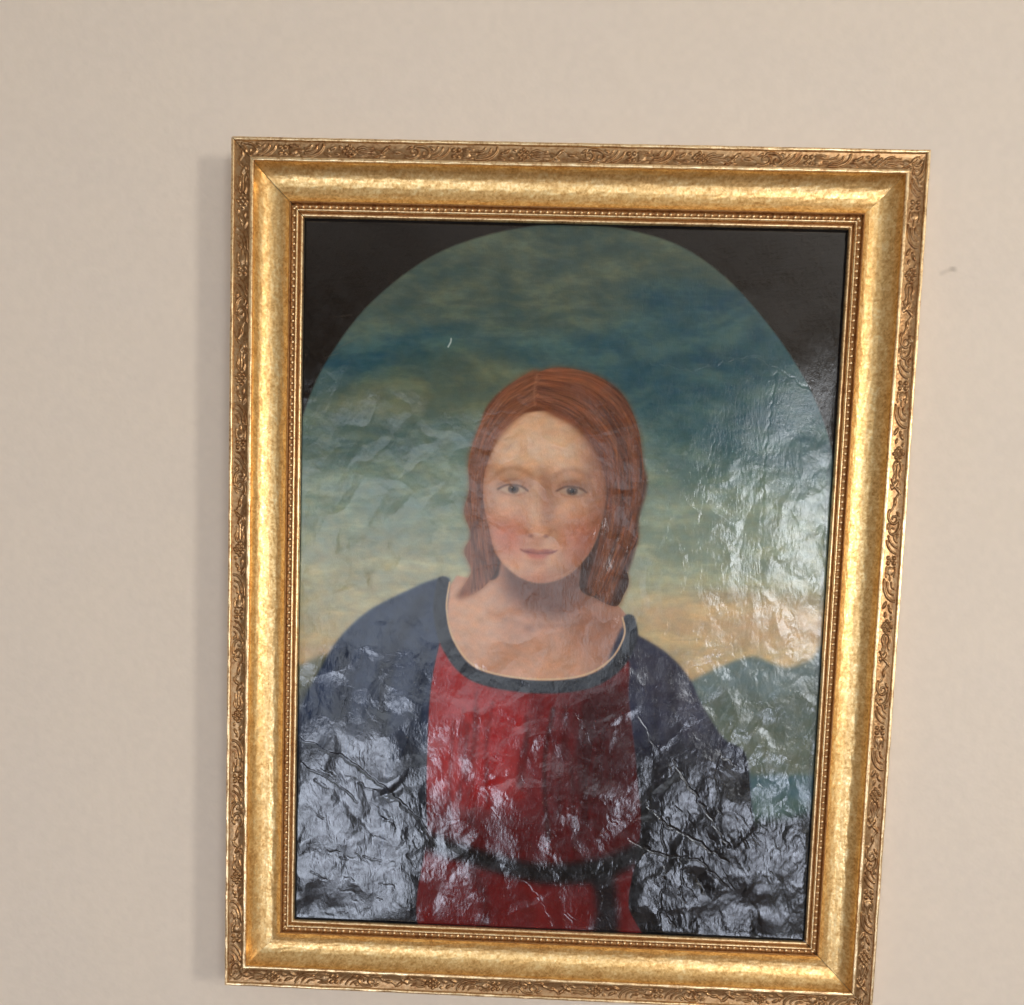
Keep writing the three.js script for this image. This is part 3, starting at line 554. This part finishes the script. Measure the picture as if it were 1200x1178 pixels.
function canvasHeight(x, y) {
  const wx = x + 6 * N1(x / 42, y / 42) + 0.9 * N2(x / 9, y / 9), wy = y + 6 * N2(x / 40 + 7, y / 40) + 0.9 * N1(x / 9 + 5, y / 9);
  const mid = lerp(0.08, 1, sstep(215, 100, y + 0.22 * x)), low = sstep(-40, -180, y + 30 * N3(x / 60, y / 60) - 0.12 * Math.abs(x)), right = sstep(60, 180, x) * sstep(180, 80, y);
  const patchy = 0.35 + 0.85 * sstep(-0.35, 0.5, N1(x / 58 + 20, y / 66)), calm = lerp(1, 0.45, sstep(-105, -150, x));
  let h = 0.7 * N3(x / 170, y / 150) + 0.22 * N1(x / 70, y / 62) * (0.2 + mid) + 0.30 * low * N2(x / 48 + 3, y / 62);
  h += mid * (0.50 * facets(wx, wy, 34, 50, 0.5, 0.7) + 0.18 * facets(wx, wy, 15, 60, 1.9, 0.8)) - mid * 0.10 * flakes(wx, wy, 36, 26, 50, 0, 1);
  h += low * patchy * calm * (lerp(0.72, 0.95, sstep(60, 120, x)) * facets(wx, wy, 31, 70, 0.35, 2.2) + 0.26 * facets(wx, wy, 14, 80, -0.75, 2.8) + 0.055 * facets(wx, wy, 6, 90, 0.5, 2.4));
  h += right * (0.13 * facets(wx, wy, 17, 95, 0.06, 3.6) + 0.035 * facets(wx, wy, 6, 97, 0.3, 2.6));
  h += (0.008 + 0.007 * mid + 0.011 * low * calm + 0.007 * right) * N3(x / 3.4, y / 6.5) + (0.003 + 0.005 * mid + 0.006 * low) * N2(x / 1.9, y / 2.6);
  for (const [pts, w, depth, b] of CREASES) if (x > b[0] && x < b[1] && y > b[2] && y < b[3]) h += groove(x + 1.6 * N1(x / 12, y / 12), y + 1.6 * N2(x / 12, y / 12), pts, Math.max(1.1, w * 0.6), depth * 0.62);
  const border = Math.min(238 - Math.abs(x), 316 - Math.abs(y));
  return h * sstep(1, 11, border);
}
function canvasSheet() {
  const nx = 600, ny = 796, dx = SW * 1000 / nx, dy = SH * 1000 / ny, M = nx + 1;
  const h = new Float32Array(M * (ny + 1)), pos = new Float32Array(h.length * 3), nor = new Float32Array(h.length * 3), uv = new Float32Array(h.length * 2), idx = new Uint32Array(nx * ny * 6);
  for (let j = 0; j <= ny; j++) for (let i = 0; i <= nx; i++) h[j * M + i] = canvasHeight(-SW * 500 + i * dx, -SH * 500 + j * dy);
  let q = 0;
  for (let j = 0; j <= ny; j++) for (let i = 0; i <= nx; i++) {
    const k = j * M + i, gx = (h[j * M + Math.min(nx, i + 1)] - h[j * M + Math.max(0, i - 1)]) / (2 * dx), gy = (h[Math.min(ny, j + 1) * M + i] - h[Math.max(0, j - 1) * M + i]) / (2 * dy), l = Math.hypot(gx, gy, 1);
    pos[3 * k] = -SW / 2 + i * dx / 1000; pos[3 * k + 1] = -SH / 2 + j * dy / 1000; pos[3 * k + 2] = h[k] / 1000;
    nor[3 * k] = -gx / l; nor[3 * k + 1] = -gy / l; nor[3 * k + 2] = 1 / l; uv[2 * k] = i / nx; uv[2 * k + 1] = j / ny;
    if (i < nx && j < ny) for (const v of [k, k + 1, k + M, k + 1, k + M + 1, k + M]) idx[q++] = v;
  }
  const g = new THREE.BufferGeometry();
  g.setAttribute('position', new THREE.BufferAttribute(pos, 3)); g.setAttribute('normal', new THREE.BufferAttribute(nor, 3)); g.setAttribute('uv', new THREE.BufferAttribute(uv, 2)); g.setIndex(new THREE.BufferAttribute(idx, 1));
  return g;
}
const varnish = (() => {                               // worn varnish: glossier and duller patches
  const n = 1024, d = new Uint8Array(n * n * 4);
  for (let y = 0; y < n; y++) for (let x = 0; x < n; x++) {
    const u = x / n * SW * 1000, v = y / n * SH * 1000, k = 0.5 + 0.3 * N3(u / 26, v / 24) + 0.25 * N1(u / 7, v / 9) + 0.2 * N2(u / 2, v / 2.6), i = 4 * (y * n + x);
    d[i] = d[i + 2] = 255; d[i + 1] = 255 * clamp(0.17 + 0.12 * (k - 0.4), 0.08, 0.4); d[i + 3] = 255;
  }
  return dataTex(n, n, d, { wrap: THREE.ClampToEdgeWrapping });
})();
const brushBump = (() => {                             // hair marks of the brush and the weave of the linen
  const n = 1024, d = new Float32Array(n * n * 4), a = tileNoise(n, 64, 61), b = tileNoise(n, 160, 62), c = tileNoise(n, 256, 63);
  for (let y = 0; y < n; y++) for (let x = 0; x < n; x++) {
    const i = 4 * (y * n + x), yy = (y >> 2), xs = (x + (y >> 3)) % n;
    d[i] = d[i + 1] = d[i + 2] = 0.5 * b[(yy % n) * n + xs] + 0.25 * c[y * n + x] + 0.4 * a[(yy % n) * n + x] + 0.06 * (Math.sin(x / n * 2 * Math.PI * 150) + Math.sin(y / n * 2 * Math.PI * 150)); d[i + 3] = 1;
  }
  const t = new THREE.DataTexture(d, n, n, THREE.RGBAFormat, THREE.FloatType);
  t.magFilter = THREE.LinearFilter; t.wrapS = t.wrapT = THREE.MirroredRepeatWrapping; t.repeat.set(SW / 0.16, SH / 0.16); t.needsUpdate = true;
  return t;
})();
const paintMat = new THREE.MeshPhysicalMaterial({ map: paintPortrait(), roughnessMap: varnish, roughness: 1, ior: 1.58, bumpMap: brushBump, bumpScale: 0.00006 });
tag(put('canvas', canvasSheet(), paintMat, picture), 'wrinkled varnished canvas with a portrait under an arch').position.z = -0.0183;
scene.updateMatrixWorld(true);
renderer.render(scene, camera);
